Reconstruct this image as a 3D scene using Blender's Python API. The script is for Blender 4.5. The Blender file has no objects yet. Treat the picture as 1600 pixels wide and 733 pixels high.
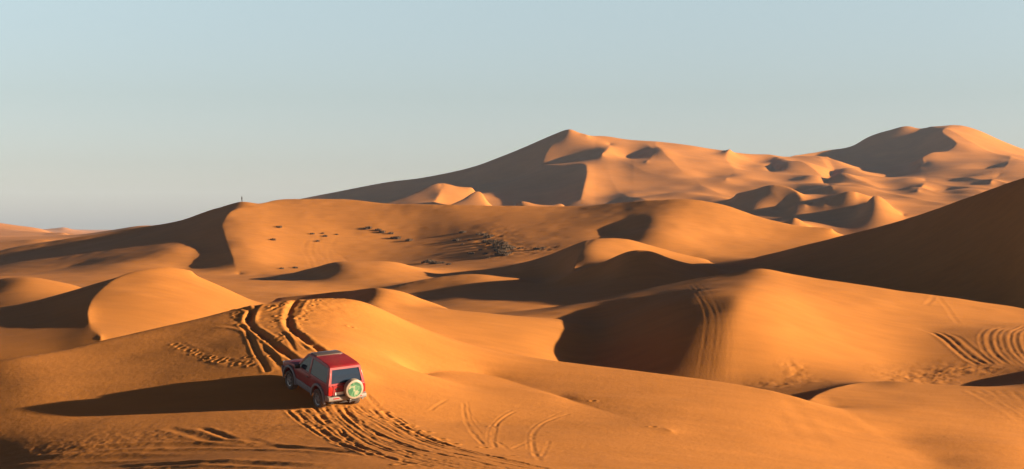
import bpy, bmesh, math, random
import numpy as np
from mathutils import Vector, Matrix

# ------------------------------------------------------------------ camera, sky, sun, exposure
R = math.radians
SC = bpy.context.scene
COL = SC.collection
F, CX, HY = 2667.0, 800.0, 352.0          # focal length in photo pixels, centre column, horizon row
SUN_EL, SUN_BACK = 11.0, 8.0             # elevation; degrees the sun stands behind the camera's right hand

cd = bpy.data.cameras.new('camera')
cam = bpy.data.objects.new('camera', cd)
COL.objects.link(cam)
cd.sensor_width = 36.0
cd.lens = F / 1600.0 * 36.0
cd.clip_start = 0.5
cd.clip_end = 60000
cam.location = (0, 0, 0)
cam.rotation_euler = (R(90) - math.atan((366.5 - HY) / F), 0, 0)
SC.camera = cam

sun_dir = Vector((math.cos(R(SUN_EL)) * math.cos(R(SUN_BACK)), -math.cos(R(SUN_EL)) * math.sin(R(SUN_BACK)), math.sin(R(SUN_EL))))
W = bpy.data.worlds.new('World')
SC.world = W
W.use_nodes = True
wn = W.node_tree
bg = wn.nodes['Background']
sky = wn.nodes.new('ShaderNodeTexSky')
sky.sky_type = 'NISHITA'
sky.sun_disc = False
sky.sun_elevation = R(SUN_EL)
sky.sun_rotation = math.atan2(sun_dir.x, sun_dir.y)
sky.altitude = 700
sky.air_density = 1.0
sky.dust_density = 1.6
sky.ozone_density = 1.0
bg.inputs[1].default_value = 0.05
# added ramp: tints the low sky, darkens the unseen overhead sky to deepen shadows
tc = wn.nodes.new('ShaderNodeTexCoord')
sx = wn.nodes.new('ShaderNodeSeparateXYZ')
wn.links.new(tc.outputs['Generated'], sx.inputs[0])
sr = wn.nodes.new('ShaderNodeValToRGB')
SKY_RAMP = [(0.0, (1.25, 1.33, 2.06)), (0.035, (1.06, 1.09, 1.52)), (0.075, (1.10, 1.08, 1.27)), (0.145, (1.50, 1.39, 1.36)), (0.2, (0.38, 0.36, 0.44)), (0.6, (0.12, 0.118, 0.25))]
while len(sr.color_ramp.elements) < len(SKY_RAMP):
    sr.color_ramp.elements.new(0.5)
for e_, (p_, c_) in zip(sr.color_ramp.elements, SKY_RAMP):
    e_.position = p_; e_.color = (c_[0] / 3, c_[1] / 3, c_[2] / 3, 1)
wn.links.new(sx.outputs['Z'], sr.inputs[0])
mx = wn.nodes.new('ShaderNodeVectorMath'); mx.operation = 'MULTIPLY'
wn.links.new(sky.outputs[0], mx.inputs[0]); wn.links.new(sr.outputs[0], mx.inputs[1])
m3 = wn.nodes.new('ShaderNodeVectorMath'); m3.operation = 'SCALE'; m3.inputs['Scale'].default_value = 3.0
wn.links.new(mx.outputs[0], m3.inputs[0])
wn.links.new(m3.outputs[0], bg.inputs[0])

sl = bpy.data.lights.new('sun', 'SUN')
sl.energy = 5.0
sl.angle = R(0.5)
sl.color = (1.0, 0.83, 0.62)
sun = bpy.data.objects.new('sun', sl)
COL.objects.link(sun)
sun.rotation_euler = sun_dir.to_track_quat('Z', 'Y').to_euler()

SC.view_settings.view_transform = 'Standard'
SC.view_settings.look = 'None'
SC.view_settings.exposure = 1.56
SC.view_settings.gamma = 1.0
SC.render.engine = 'CYCLES'
SC.cycles.use_denoising = True
SC.cycles.max_bounces = 6
SC.cycles.diffuse_bounces = 2

# ------------------------------------------------------------------ the dune terrain
# columns: tangent of the azimuth (in photo pixels); rows: distance ahead of the camera
_g = np.cumsum(1.4 * 1.055 ** np.arange(1, 90))
_g = _g * (2570.0 / _g[-1])
_g = _g[_g > 1.0]
pxs = np.concatenate([-30 - _g[::-1], np.arange(-30, 1630.1, 1.4), 1630.6 + _g])
ds = np.concatenate([np.linspace(4, 46, 40)[:-1], np.linspace(46, 56, 80)[:-1], np.linspace(56, 92, 440)[:-1], np.linspace(92, 102, 70)[:-1],
                     np.exp(np.linspace(math.log(102), math.log(310), 420))[:-1], np.linspace(310, 440, 260)[:-1],
                     np.exp(np.linspace(math.log(440), math.log(850), 110))[:-1], np.linspace(850, 1700, 420)[:-1],
                     np.exp(np.linspace(math.log(1700), math.log(5200), 40))])
NC, NR = len(pxs), len(ds)
PXI, DSI = np.arange(NC), np.arange(NR)

def yz(y, d):
    return (HY - y) * d / F

FEAT = []      # (points [(px, z, d)...], sharp)
def C(pts, sharp=False):
    """a curve of photo points (px, py, d): where the ground passes"""
    FEAT.append(([(p[0], yz(p[1], p[2]), p[2]) for p in pts], sharp))
def ISO(d, pts):
    """cross-section of the ground at one distance"""
    FEAT.append(([(p[0], yz(p[1], d), d) for p in pts], False))
def Z(d, pts):
    FEAT.append(([(p[0], p[1], d) for p in pts], False))

# --- ground near the photographer
Z(4, [(-2600, -3.0), (800, -2.6), (4200, -2.6)])
Z(34, [(-2600, -8.5), (0, -8.6), (800, -7.4), (4200, -7.5)])
# --- car dune
ISO(50, [(-2600, 1150), (-400, 890), (0, 812), (200, 775), (400, 750), (500, 742), (600, 738), (800, 745), (1000, 762), (1300, 792), (1600, 815), (2400, 850)])
ISO(60, [(-2600, 1000), (-400, 815), (-150, 775), (0, 752), (150, 729), (300, 710), (420, 699), (520, 693), (600, 691), (680, 695), (750, 702), (900, 713), (1100, 730), (1300, 755), (1450, 772), (1600, 786), (2400, 830)])
ISO(70, [(-2600, 920), (-400, 712), (-150, 682), (0, 666), (150, 653), (300, 642), (420, 636), (500, 634), (575, 639), (640, 649), (720, 661), (850, 667), (1000, 672), (1200, 694), (1350, 724), (1450, 742), (1600, 748), (2400, 790)])
ISO(75, [(-600, 712), (-400, 674), (-150, 634), (0, 612), (150, 602), (300, 587), (420, 569), (480, 565), (540, 575), (600, 600)])
ISO(80, [(-600, 668), (-400, 631), (-200, 597), (0, 563), (100, 562), (200, 558), (300, 546), (400, 531), (480, 524), (540, 533), (600, 557), (660, 580), (720, 602), (800, 611), (900, 618), (1020, 624), (1200, 644), (1300, 666), (1400, 688), (1500, 690), (1600, 698), (2400, 740)])
ISO(90, [(1290, 640), (1340, 636), (1400, 638), (1500, 648), (1600, 658), (1800, 676), (2400, 700)])
C([(-600, 664, 82), (-400, 627, 81.5), (-200, 593, 81), (-80, 572.5, 80.7), (0, 560, 80.5), (100, 543, 82.5), (200, 520, 85), (300, 497, 87.5), (390, 475, 89.5), (440, 467, 90), (480, 463, 90.5), (520, 461, 91), (560, 463, 91.5), (600, 480, 93), (640, 500, 94.5), (700, 524, 95), (760, 541, 95), (850, 557, 94), (950, 570, 92.5), (1030, 580, 91), (1100, 590, 90), (1200, 607, 88), (1265, 628, 86), (1330, 660, 82), (1400, 694, 78), (1470, 726, 74)])
C([(640, 592, 81), (690, 580, 84), (760, 586, 86.5), (850, 612, 82), (950, 643, 76), (1050, 673, 70)], True)

C([(1262, 630, 90), (1275, 618, 94), (1300, 607, 99), (1340, 599, 105), (1370, 596.5, 107), (1400, 596, 106), (1450, 600, 105), (1520, 604, 104), (1600, 604, 104), (1800, 590, 104), (2300, 560, 104)], True)
C([(1190, 640, 98), (1240, 645, 98), (1270, 640, 99), (1305, 624, 103)])
C([(1180, 607, 112), (1230, 604, 111.5), (1290, 601, 111), (1345, 597.5, 110)])
# behind the car dune
Z(101, [(-2600, -14), (-200, -12.5), (0, -11.2), (200, -10), (350, -8.0), (480, -6.2), (560, -6.4), (640, -8.2), (760, -10), (900, -11.5), (1100, -12.2), (1200, -11.4), (1250, -11.2), (1270, -11.0), (1300, -10.5)])
# --- right mid dune
ISO(116, [(620, 520), (700, 555), (800, 590), (900, 612), (1000, 612), (1100, 600), (1170, 600), (1230, 600), (1280, 598), (1340, 597), (1400, 604), (1470, 606), (1560, 604), (1620, 590), (1680, 566), (1740, 560), (1900, 560), (2400, 540)])
ISO(126, [(600, 500), (700, 526), (760, 538), (810, 547), (850, 556), (890, 571), (930, 568), (1000, 545), (1075, 513), (1130, 504), (1185, 509), (1250, 532), (1330, 560), (1420, 577), (1500, 575), (1600, 566), (1750, 560), (1900, 550), (2400, 520)])
ISO(140, [(600, 478), (700, 484), (800, 490), (865, 496), (905, 505), (935, 512), (970, 500), (1020, 481), (1085, 461), (1140, 454), (1190, 456), (1250, 477), (1350, 508), (1440, 524), (1520, 522), (1600, 519), (1750, 520), (1900, 515), (2400, 500)])
ISO(155, [(600, 490), (700, 496), (800, 492), (880, 482), (940, 473), (1000, 462), (1070, 451), (1130, 441), (1190, 437), (1250, 451), (1350, 470), (1450, 488), (1560, 502), (1700, 505), (1900, 500), (2400, 480)])
ISO(148, [(760, 499), (830, 500), (890, 500), (930, 503), (962, 492), (1010, 475), (1080, 456)])
C([(690, 499, 172), (760, 491, 175), (860, 479, 175), (960, 461, 173), (1080, 438, 170), (1140, 428, 168), (1190, 420, 166), (1240, 429, 166), (1300, 437, 166), (1400, 452, 166), (1500, 466, 166), (1570, 478, 166), (1640, 488, 166), (1800, 495, 166)], True)
C([(1190, 420, 166), (1184, 437, 155), (1165, 453, 140), (1140, 503, 126), (1125, 565, 119)])
Z(186, [(560, -10.5), (700, -10.3), (800, -10.0), (950, -10.5), (1100, -10.5), (1300, -10.8), (1500, -11), (1700, -9), (2000, -4), (2600, 0)])
# --- big dark dune on the right
C([(900, 470, 325), (960, 453, 322), (1050, 438, 312), (1130, 418, 300), (1200, 398, 289), (1300, 373, 274), (1400, 346, 260), (1500, 313, 246), (1600, 278, 232), (1700, 262, 221), (1850, 258, 206), (2100, 250, 190), (2500, 240, 175), (4200, 200, 150)], True)
C([(1130, 470, 232), (1250, 470, 222), (1400, 480, 210), (1600, 500, 196)])
# --- left mid dunes
ISO(112, [(-400, 562), (-150, 552), (0, 545), (90, 537), (155, 527), (220, 536), (300, 552), (420, 575)])
ISO(120, [(-400, 540), (-150, 530), (0, 521), (80, 511), (137, 503), (200, 508), (300, 525), (400, 545)])
ISO(130, [(-400, 530), (-150, 515), (0, 502), (80, 489), (145, 466), (200, 466), (300, 484), (400, 515), (470, 530)])
ISO(145, [(-400, 525), (-150, 505), (0, 480), (70, 463), (130, 445), (190, 430), (240, 432), (300, 446), (360, 466), (430, 492), (520, 500)])
C([(300, 424, 156), (262, 418, 154), (225, 421, 150), (190, 430, 145), (160, 450, 136), (145, 466, 130), (137, 490, 122), (142, 510, 117), (158, 527, 112)], True)
C([(262, 418, 154), (300, 424, 156), (350, 445, 157), (400, 471, 157)])
Z(172, [(-400, -9.5), (0, -8.6), (120, -7.8), (200, -7.6), (300, -8.5), (400, -9.3), (500, -9.6), (560, -9.9)])
C([(-60, 445, 203), (0, 430, 200), (30, 425, 198), (75, 432, 200), (130, 446, 205)])
Z(225, [(-400, -10.5), (0, -9.5), (100, -9.3), (300, -9.0), (480, -9.2), (560, -9.2)])
# --- valley between
C([(430, 466, 161), (500, 457, 158), (560, 451, 153), (592, 449, 147), (620, 453, 148), (660, 466, 150), (700, 480, 150)], True)
ISO(141, [(430, 480), (500, 478), (550, 471), (580, 461), (592, 452), (610, 456), (640, 467)])


ISO(212, [(440, 466), (520, 468), (600, 476), (680, 478), (740, 474), (800, 472), (900, 468), (1000, 463)])
C([(560, 460, 250), (600, 453, 253), (640, 442, 256), (700, 431, 258), (745, 428, 259), (790, 433, 259), (850, 441, 260)], True)
ISO(240, [(480, 458), (560, 470), (620, 468), (680, 464), (740, 453), (790, 452), (850, 450), (900, 444), (950, 430)])
ISO(270, [(300, 436), (400, 440), (500, 442), (600, 441), (700, 441), (800, 440), (870, 432), (896, 412), (906, 398), (925, 396), (960, 403), (1000, 411), (1060, 416), (1110, 420), (1180, 422)])
ISO(280, [(700, 433), (800, 422), (870, 406), (912, 384), (940, 385), (985, 392), (1020, 399), (1060, 407), (1110, 413)])
C([(860, 440, 248), (905, 422, 245), (940, 411, 243), (985, 392, 240), (1000, 390, 239), (1015, 391.5, 239), (1050, 404, 242), (1075, 411, 245), (1120, 418, 252)], True)
ISO(254, [(880, 438), (905, 430), (940, 418), (985, 402), (1015, 402), (1060, 414), (1120, 424)])
ISO(226, [(700, 462), (800, 462), (900, 452), (985, 436), (1060, 440), (1150, 440)])
C([(926, 374, 290), (910, 390, 277), (900, 408, 266), (896, 420, 257)], True)
C([(700, 427, 290), (780, 418, 290), (850, 400, 290), (926, 374, 290), (950, 372, 291), (980, 374, 292), (1020, 385, 293), (1060, 396, 295), (1110, 407, 300)], True)
C([(300, 433, 312), (370, 433, 310), (430, 432, 308), (480, 421, 303), (527, 409.5, 295), (560, 408, 297), (620, 409, 301), (670, 424, 305), (720, 429, 306), (790, 421, 307)], True)
ISO(288, [(330, 440), (400, 438), (460, 438), (500, 431), (527, 414), (545, 412), (600, 416), (660, 428), (720, 432), (800, 430)])
# --- medium dune
ISO(335, [(-400, 442), (0, 432), (100, 430), (200, 428), (300, 428), (375, 430), (450, 429), (550, 424), (650, 419), (740, 412), (800, 407), (880, 402), (940, 396), (1000, 392), (1080, 396), (1180, 402), (1260, 398), (1340, 390), (1700, 390)])
ISO(370, [(-400, 446), (-100, 438), (0, 430), (100, 421), (180, 405), (240, 393), (272, 386), (290, 387), (306, 394), (325, 391), (355, 378), (450, 396), (560, 407), (650, 402), (720, 390), (800, 377), (850, 372), (900, 365), (940, 364), (965, 368), (985, 360), (1005, 347), (1040, 343), (1090, 352), (1180, 370), (1300, 378), (1400, 378), (1700, 380)])
ISO(432, [(-200, 438), (-100, 421), (0, 403), (100, 386), (200, 367), (250, 355)])
ISO(382, [(-100, 434), (0, 424), (100, 411), (180, 396), (230, 389), (270, 384.5), (286, 383), (300, 384), (312, 381), (335, 373), (352, 364)])
ISO(352, [(-100, 440), (0, 434), (120, 424), (200, 414), (250, 416), (290, 422), (330, 416), (364, 402), (450, 415), (560, 421), (650, 414), (720, 406), (800, 394), (860, 386), (910, 379), (950, 380), (980, 374), (1003, 362), (1040, 362), (1100, 376), (1200, 386)])
ISO(395, [(-400, 446), (-100, 432), (0, 419), (100, 403), (200, 385), (280, 370), (349, 349), (450, 359), (560, 369), (650, 368), (720, 355), (780, 347), (850, 341), (920, 332), (980, 322), (1030, 315), (1080, 314), (1130, 325), (1190, 345), (1300, 362)])
C([(405, 318.5, 418), (375, 325, 412), (360, 331, 407), (349, 348, 396), (351, 365, 383), (357, 382, 368), (364, 402, 352), (374, 430, 335)], True)
C([(-300, 440, 456), (-150, 415, 454), (0, 391, 452), (100, 373, 449), (200, 358, 443), (280, 345, 433), (340, 325, 424), (378, 315.5, 420), (405, 318.5, 418)], True)
C([(405, 318.5, 418), (430, 312.5, 424), (480, 310.5, 425), (540, 311, 425), (600, 317, 421), (700, 320, 415), (800, 322, 412), (900, 322, 408), (960, 318, 402), (1020, 312, 396), (1080, 311.5, 393), (1130, 320, 391), (1180, 337, 387), (1230, 350, 383), (1300, 356, 380)], True)
Z(470, [(-400, -13), (0, -9), (200, -6), (378, -2), (540, 1), (700, -2), (900, -3), (1060, -1), (1180, -6), (1300, -8), (1700, -8)])
C([(420, 314, 480), (440, 309, 485), (470, 311, 490), (520, 307, 495), (548, 306.5, 495), (556, 313, 495), (580, 318, 495)])
Z(560, [(-400, -13), (0, -12), (300, -10), (800, -10), (1200, -10), (1700, -8)])
# far left low dunes
C([(-200, 390, 640), (-50, 384, 640), (20, 377, 640), (60, 374, 640), (80, 376, 640), (100, 384, 640)], True)
C([(150, 362, 900), (200, 353, 900), (215, 349, 900), (240, 351, 900), (260, 352, 900), (300, 352, 900)])
Z(1400, [(-2600, -13), (-400, -13), (0, -12), (200, -10), (350, -4), (420, 4)])
C([(-200, 340, 2300), (0, 348.5, 2300), (25, 352, 2300), (50, 355, 2300), (66, 358, 2300), (80, 365, 2280)], True)
C([(66, 367, 1500), (85, 364, 1500), (104, 363, 1500), (112, 367, 1500), (126, 371, 1500)], True)
C([(20, 364, 3300), (70, 358, 3300), (85, 356.5, 3300), (102, 355, 3300), (112, 358, 3300), (135, 362, 3300), (200, 363, 3300), (400, 362, 3300)], True)
Z(2700, [(-2600, -14), (-400, -14), (400, -14)])
Z(5200, [(-2600, -14), (800, -14), (4200, -14)])
Z(2300, [(300, -10), (500, 0), (900, 20), (1300, 30), (1600, 30), (4200, 10)])
# --- far massif
Z(800, [(300, -10), (800, -8), (1000, -6), (1100, -4), (1150, -2), (1200, 2), (1300, 3), (1400, 6), (1700, 6)])
ISO(1100, [(420, 350), (500, 345), (560, 332), (620, 318), (660, 310), (700, 326), (800, 326), (870, 318), (908, 301), (935, 308), (1000, 306), (1060, 308), (1100, 300), (1160, 304), (1200, 300), (1240, 306), (1270, 292), (1340, 290), (1400, 302), (1430, 292), (1480, 306), (1505, 294), (1560, 294), (1600, 290), (1800, 290)])
ISO(1000, [(420, 355), (900, 335), (1000, 322), (1060, 318), (1120, 314), (1180, 318), (1220, 314), (1262, 307), (1282, 311), (1302, 296), (1340, 294), (1400, 306), (1440, 298), (1468, 308), (1490, 311), (1507, 294), (1540, 300), (1600, 296), (1800, 295)])
ISO(1200, [(420, 345), (500, 340), (600, 330), (700, 318), (830, 291), (880, 284), (917, 266), (950, 276), (1000, 280), (1080, 276), (1110, 282), (1140, 270), (1200, 278), (1235, 282), (1260, 272), (1340, 276), (1400, 288), (1425, 276), (1480, 280), (1530, 268), (1600, 272), (1800, 272)])
ISO(1320, [(420, 338), (500, 330), (600, 316), (700, 297), (780, 281), (820, 275), (847, 254), (870, 256), (887, 254), (915, 245), (950, 231), (965, 244), (985, 256), (1000, 251), (1017, 234), (1060, 240), (1130, 247), (1170, 262), (1205, 252), (1270, 256), (1340, 264), (1385, 281), (1430, 270), (1500, 262), (1560, 268), (1580, 256), (1600, 258), (1800, 260)])
ISO(1400, [(1110, 240), (1140, 246), (1165, 256), (1180, 263), (1200, 256), (1214, 246), (1240, 252)])
ISO(1420, [(1200, 250), (1300, 256), (1340, 268), (1400, 270), (1425, 264), (1440, 250), (1480, 254), (1540, 252), (1600, 252), (1700, 262)])
ISO(1505, [(1220, 250), (1250, 252), (1300, 262), (1360, 266), (1420, 254), (1470, 242), (1494, 226), (1540, 236), (1600, 246), (1700, 262)])
ISO(1575, [(1220, 250), (1280, 254), (1340, 246), (1400, 234), (1450, 220), (1473, 205), (1510, 208), (1560, 226), (1600, 240), (1700, 258)])
C([(420, 322, 1385), (500, 308, 1385), (560, 296, 1385), (600, 288, 1385), (660, 279, 1385), (740, 262, 1388), (780, 247, 1392), (850, 218, 1400), (868, 211, 1400), (890, 203.5, 1400), (905, 209, 1400), (918, 212, 1390)], True)
ISO(1366, [(420, 328), (500, 317), (560, 308), (600, 301), (650, 294), (700, 285), (740, 271), (790, 252), (830, 240)])
C([(918, 212, 1400), (945, 210, 1430), (990, 215, 1430), (1060, 220, 1420), (1130, 231, 1410), (1160, 239, 1410), (1190, 240, 1430), (1220, 246, 1480)])
C([(890, 203.5, 1400), (876, 216, 1390), (856, 236, 1355), (846, 255, 1318)], True)
C([(846, 257, 1290), (880, 256, 1270), (911, 254, 1255), (917, 266, 1200), (914, 285, 1140), (908, 308, 1080)], True)
C([(696, 320, 1050), (720, 309, 1068), (752, 297, 1085), (757, 306, 1075), (758, 320, 1050)], True)
C([(806, 316, 960), (813, 311, 960), (822, 312, 960), (836, 316, 960), (862, 318, 960), (880, 317, 960), (886, 325, 955)], True)
C([(560, 327, 1100), (590, 318, 1112), (620, 308, 1125), (650, 297, 1142), (690, 284, 1165), (718, 290, 1165), (738, 291, 1168)], True)
C([(690, 284, 1165), (688, 296, 1135), (680, 310, 1100), (640, 322, 1060)], True)
C([(700, 326, 1070), (706, 310, 1110), (730, 304, 1140)])
C([(600, 336, 1060), (650, 318, 1095), (672, 302, 1130)])
C([(1220, 246, 1560), (1280, 236, 1620), (1335, 224, 1650), (1355, 212, 1650), (1390, 202, 1650), (1424, 198, 1650), (1432, 201, 1650), (1460, 197.5, 1640), (1500, 195, 1640), (1530, 204, 1640), (1560, 218, 1650), (1600, 232, 1660), (1700, 252, 1660), (1900, 270, 1660)], True)
C([(1500, 195, 1640), (1480, 199, 1610), (1471, 205, 1575), (1485, 215, 1540), (1494, 226, 1505), (1480, 236, 1475), (1452, 242, 1445), (1440, 250, 1420), (1447, 256, 1405), (1430, 268, 1375), (1385, 281, 1335)], True)

C([(1230, 246, 1500), (1280, 245, 1480), (1310, 250, 1440), (1345, 264, 1400), (1385, 281, 1335)])
C([(953, 228, 1375), (951, 232, 1330), (940, 240, 1285)], True)
C([(1010, 224, 1385), (1018, 233, 1340), (1020, 243, 1300), (1010, 258, 1245)], True)
C([(1140, 233, 1405), (1134, 245, 1340), (1146, 262, 1260), (1134, 282, 1160)], True)
C([(1292, 247, 1470), (1302, 262, 1390), (1292, 284, 1210), (1300, 296, 1000)], True)
C([(1436, 262, 1385), (1446, 280, 1210), (1434, 297, 1000)], True)
C([(1580, 246, 1450), (1574, 258, 1320), (1548, 282, 1120)], True)
C([(1216, 246, 1420), (1206, 256, 1380), (1210, 270, 1290)], True)
# hills in front of the massif
C([(1150, 302, 930), (1180, 294, 920), (1205, 286, 915), (1230, 289, 905), (1243, 296, 890), (1256, 310, 865), (1266, 320, 845)], True)
C([(1170, 322, 850), (1200, 322, 860), (1230, 318, 870), (1250, 318, 850)])
C([(1240, 322, 830), (1280, 314, 835), (1305, 304, 840), (1326, 298, 840), (1350, 304, 845), (1380, 318, 850)], True)
C([(1340, 334, 760), (1352, 318, 765), (1368, 304, 770), (1382, 311, 770), (1400, 328, 765), (1412, 338, 760)], True)
C([(1200, 354, 620), (1225, 347, 622), (1243, 340, 625), (1256, 348, 620), (1266, 354, 615)], True)
C([(1465, 308, 1000), (1482, 296, 1010), (1495, 288, 1010), (1505, 300, 1000), (1520, 306, 1000)])

def catmull(pts, step=0.5):
    """dense samples (column index, row index, z) along a smooth curve through pts"""
    a = np.array([(np.interp(p[0], pxs, PXI), np.interp(p[2], ds, DSI), p[1] / p[2] , p[2]) for p in pts], float)
    if len(a) == 2:
        a = np.vstack([a[0], (a[0] + a[1]) / 2, a[1]])
    n = len(a)
    # monotone (finite difference, limited) tangents
    seg = np.maximum(np.hypot(a[1:, 0] - a[:-1, 0], a[1:, 1] - a[:-1, 1]), 1e-6)
    sl_ = (a[1:] - a[:-1]) / seg[:, None]
    m = np.zeros_like(a)
    m[0], m[-1] = sl_[0], sl_[-1]
    for i in range(1, n - 1):
        m[i] = (sl_[i - 1] * seg[i] + sl_[i] * seg[i - 1]) / (seg[i] + seg[i - 1])
    out = []
    for i in range(n - 1):
        k = max(2, int(seg[i] / step))
        t = np.linspace(0, 1, k, endpoint=(i == n - 2))[:, None]
        h = seg[i]
        p = ((2 * t**3 - 3 * t**2 + 1) * a[i] + (t**3 - 2 * t**2 + t) * h * m[i]
             + (-2 * t**3 + 3 * t**2) * a[i + 1] + (t**3 - t**2) * h * m[i + 1])
        out.append(p)
    return np.vstack(out)

def rasterise(level):
    """constraint mean and mask on the grid coarsened by 2**level"""
    s = 2 ** level
    nr, nc = (NR + s - 1) // s, (NC + s - 1) // s
    acc, cnt = np.zeros((nr, nc)), np.zeros((nr, nc))
    shp = np.zeros((nr, nc), bool)
    for p, sh in SAMP:
        ci = np.clip(np.rint(p[:, 0] / s).astype(int), 0, nc - 1)
        ri = np.clip(np.rint(p[:, 1] / s).astype(int), 0, nr - 1)
        # height from the angle at the row the sample was snapped to
        zz = p[:, 2] * np.interp(p[:, 1], DSI, ds)
        w = 4.0 if sh else 1.0
        np.add.at(acc, (ri, ci), zz * w)
        np.add.at(cnt, (ri, ci), w)
        if sh:
            shp[ri, ci] = True
    m = cnt > 0
    v = np.zeros_like(acc)
    v[m] = acc[m] / cnt[m]
    return v.astype(np.float32), m, shp

def up2(z, nr, nc):
    r = np.linspace(0, z.shape[0] - 1, nr); c = np.linspace(0, z.shape[1] - 1, nc)
    r = np.minimum(np.arange(nr) / 2.0, z.shape[0] - 1); c = np.minimum(np.arange(nc) / 2.0, z.shape[1] - 1)
    r0 = np.minimum(r.astype(int), z.shape[0] - 2); c0 = np.minimum(c.astype(int), z.shape[1] - 2)
    fr = (r - r0)[:, None].astype(np.float32); fc = (c - c0)[None].astype(np.float32)
    a = z[r0] * (1 - fr) + z[r0 + 1] * fr
    return a[:, c0] * (1 - fc) + a[:, c0 + 1] * fc

def relax(z, v, m, iters, decay=0.0):
    z[m] = v[m]
    k = np.float32(1.0 / (4.0 + decay))
    for _ in range(iters):
        p = np.pad(z, 1, mode='edge')
        n = (p[:-2, 1:-1] + p[2:, 1:-1] + p[1:-1, :-2] + p[1:-1, 2:]) * k
        n[m] = v[m]
        z = n
    return z

def blur(z, sr, sc_):
    """gaussian blur by FFT with edge padding"""
    pr, pc = int(sr * 3) + 1, int(sc_ * 3) + 1
    p = np.pad(z, ((pr, pr), (pc, pc)), mode='edge').astype(np.float32)
    fr = np.fft.fftfreq(p.shape[0])[:, None]; fc = np.fft.rfftfreq(p.shape[1])[None]
    g = np.exp(-2 * (math.pi**2) * ((fr * sr)**2 + (fc * sc_)**2))
    q = np.fft.irfft2(np.fft.rfft2(p) * g, s=p.shape)
    return q[pr:-pr, pc:-pc].astype(np.float32)

SAMP = [(catmull(p), sh) for p, sh in FEAT]
z = None
for lv in (6, 5, 4, 3, 2, 1, 0):
    v, m, shp = rasterise(lv)
    if z is None:
        z = np.full(v.shape, v[m].mean(), np.float32)
        it = 3000
    else:
        z = up2(z, *v.shape)
        it = {5: 800, 4: 500, 3: 300, 2: 160, 1: 70, 0: 30}[lv]
    z = relax(z, v, m, it)
zs = blur(z, 7, 9)
# crests: put back what the blur took, fading over a few cells
res = np.where(shp, v - zs, 0).astype(np.float32)
c2 = relax(np.zeros_like(zs), res, shp, 110, decay=(1 / 12.0)**2)
Zg = zs + c2
Zg = blur(Zg, 1.0, 1.0)

X = (pxs[None, :] - CX) / F * ds[:, None]
Y = np.repeat(ds[:, None], NC, 1)

def ground_z(x, y):
    px = CX + x / y * F
    c = np.interp(px, pxs, PXI); r = np.interp(y, ds, DSI)
    c0 = min(int(c), NC - 2); r0 = min(int(r), NR - 2)
    fc, fr = c - c0, r - r0
    return float((Zg[r0, c0] * (1 - fc) + Zg[r0, c0 + 1] * fc) * (1 - fr) + (Zg[r0 + 1, c0] * (1 - fc) + Zg[r0 + 1, c0 + 1] * fc) * fr)

def pix_ground(px, py, dlo, dhi):
    """first ground point seen through a photo pixel between two distances"""
    u = (px - CX) / F; t = (HY - py) / F
    prev = None
    for d in np.linspace(dlo, dhi, 600):
        if ground_z(u * d, d) >= t * d:
            return Vector((u * d, d, ground_z(u * d, d)))
    return Vector((u * dhi, dhi, ground_z(u * dhi, dhi)))


# ------------------------------------------------------------------ sand detail: lumps, ripples, wheel ruts, footprints
_rng = np.random.default_rng(5)
_LAT = _rng.random((256, 256)).astype(np.float32)
def vnoise(x, y, scale, seed=0):
    u, v = x / scale + seed * 17.3, y / scale + seed * 9.1
    i, j = np.floor(u).astype(int), np.floor(v).astype(int)
    f, g = u - i, v - j
    f = f * f * (3 - 2 * f); g = g * g * (3 - 2 * g)
    a, b = _LAT[i % 256, j % 256], _LAT[(i + 1) % 256, j % 256]
    c, d = _LAT[i % 256, (j + 1) % 256], _LAT[(i + 1) % 256, (j + 1) % 256]
    return (a * (1 - f) + b * f) * (1 - g) + (c * (1 - f) + d * f) * g - 0.5

ZB = Zg.copy()                       # smooth ground, used to find where photo points lie
def col_profile(px):
    c = np.interp(px, pxs, PXI); c0 = min(int(c), NC - 2); f = c - c0
    return ZB[:, c0] * (1 - f) + ZB[:, c0 + 1] * f
def ground_at(px, py, dlo=46, dhi=110):
    """the first ground point seen through a photo point, from dlo metres on"""
    p = col_profile(px); t = (HY - py) / F
    ok = (p >= t * ds) & (ds >= dlo) & (ds <= dhi)
    k = int(np.argmax(ok)) if ok.any() else int(np.argmin(np.where((ds >= dlo) & (ds <= dhi), np.abs(p - t * ds), 1e9)))
    if ok.any() and k > 0:
        a, b = p[k - 1] - t * ds[k - 1], p[k] - t * ds[k]
        w = float(np.clip(-a / (b - a + 1e-9), 0, 1)); d = ds[k - 1] * (1 - w) + ds[k] * w
    else:
        d = ds[k]
    return Vector(((px - CX) / F * d, d, float(np.interp(d, ds, p))))

def curve_world(pts, dlo, dhi, spacing):
    w = [ground_at(px, py, dlo, dhi) for px, py in pts]
    a = np.array([(q.x, q.y) for q in w])
    out = []
    n = len(a)
    for i in range(n - 1):
        p0, p1, p2, p3 = a[max(i - 1, 0)], a[i], a[i + 1], a[min(i + 2, n - 1)]
        k = max(2, int(np.hypot(*(p2 - p1)) / spacing))
        t = np.linspace(0, 1, k, endpoint=(i == n - 2))[:, None]
        out.append(0.5 * (2 * p1 + (p2 - p0) * t + (2 * p0 - 5 * p1 + 4 * p2 - p3) * t**2 + (3 * p1 - p0 - 3 * p2 + p3) * t**3))
    return np.vstack(out)

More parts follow.
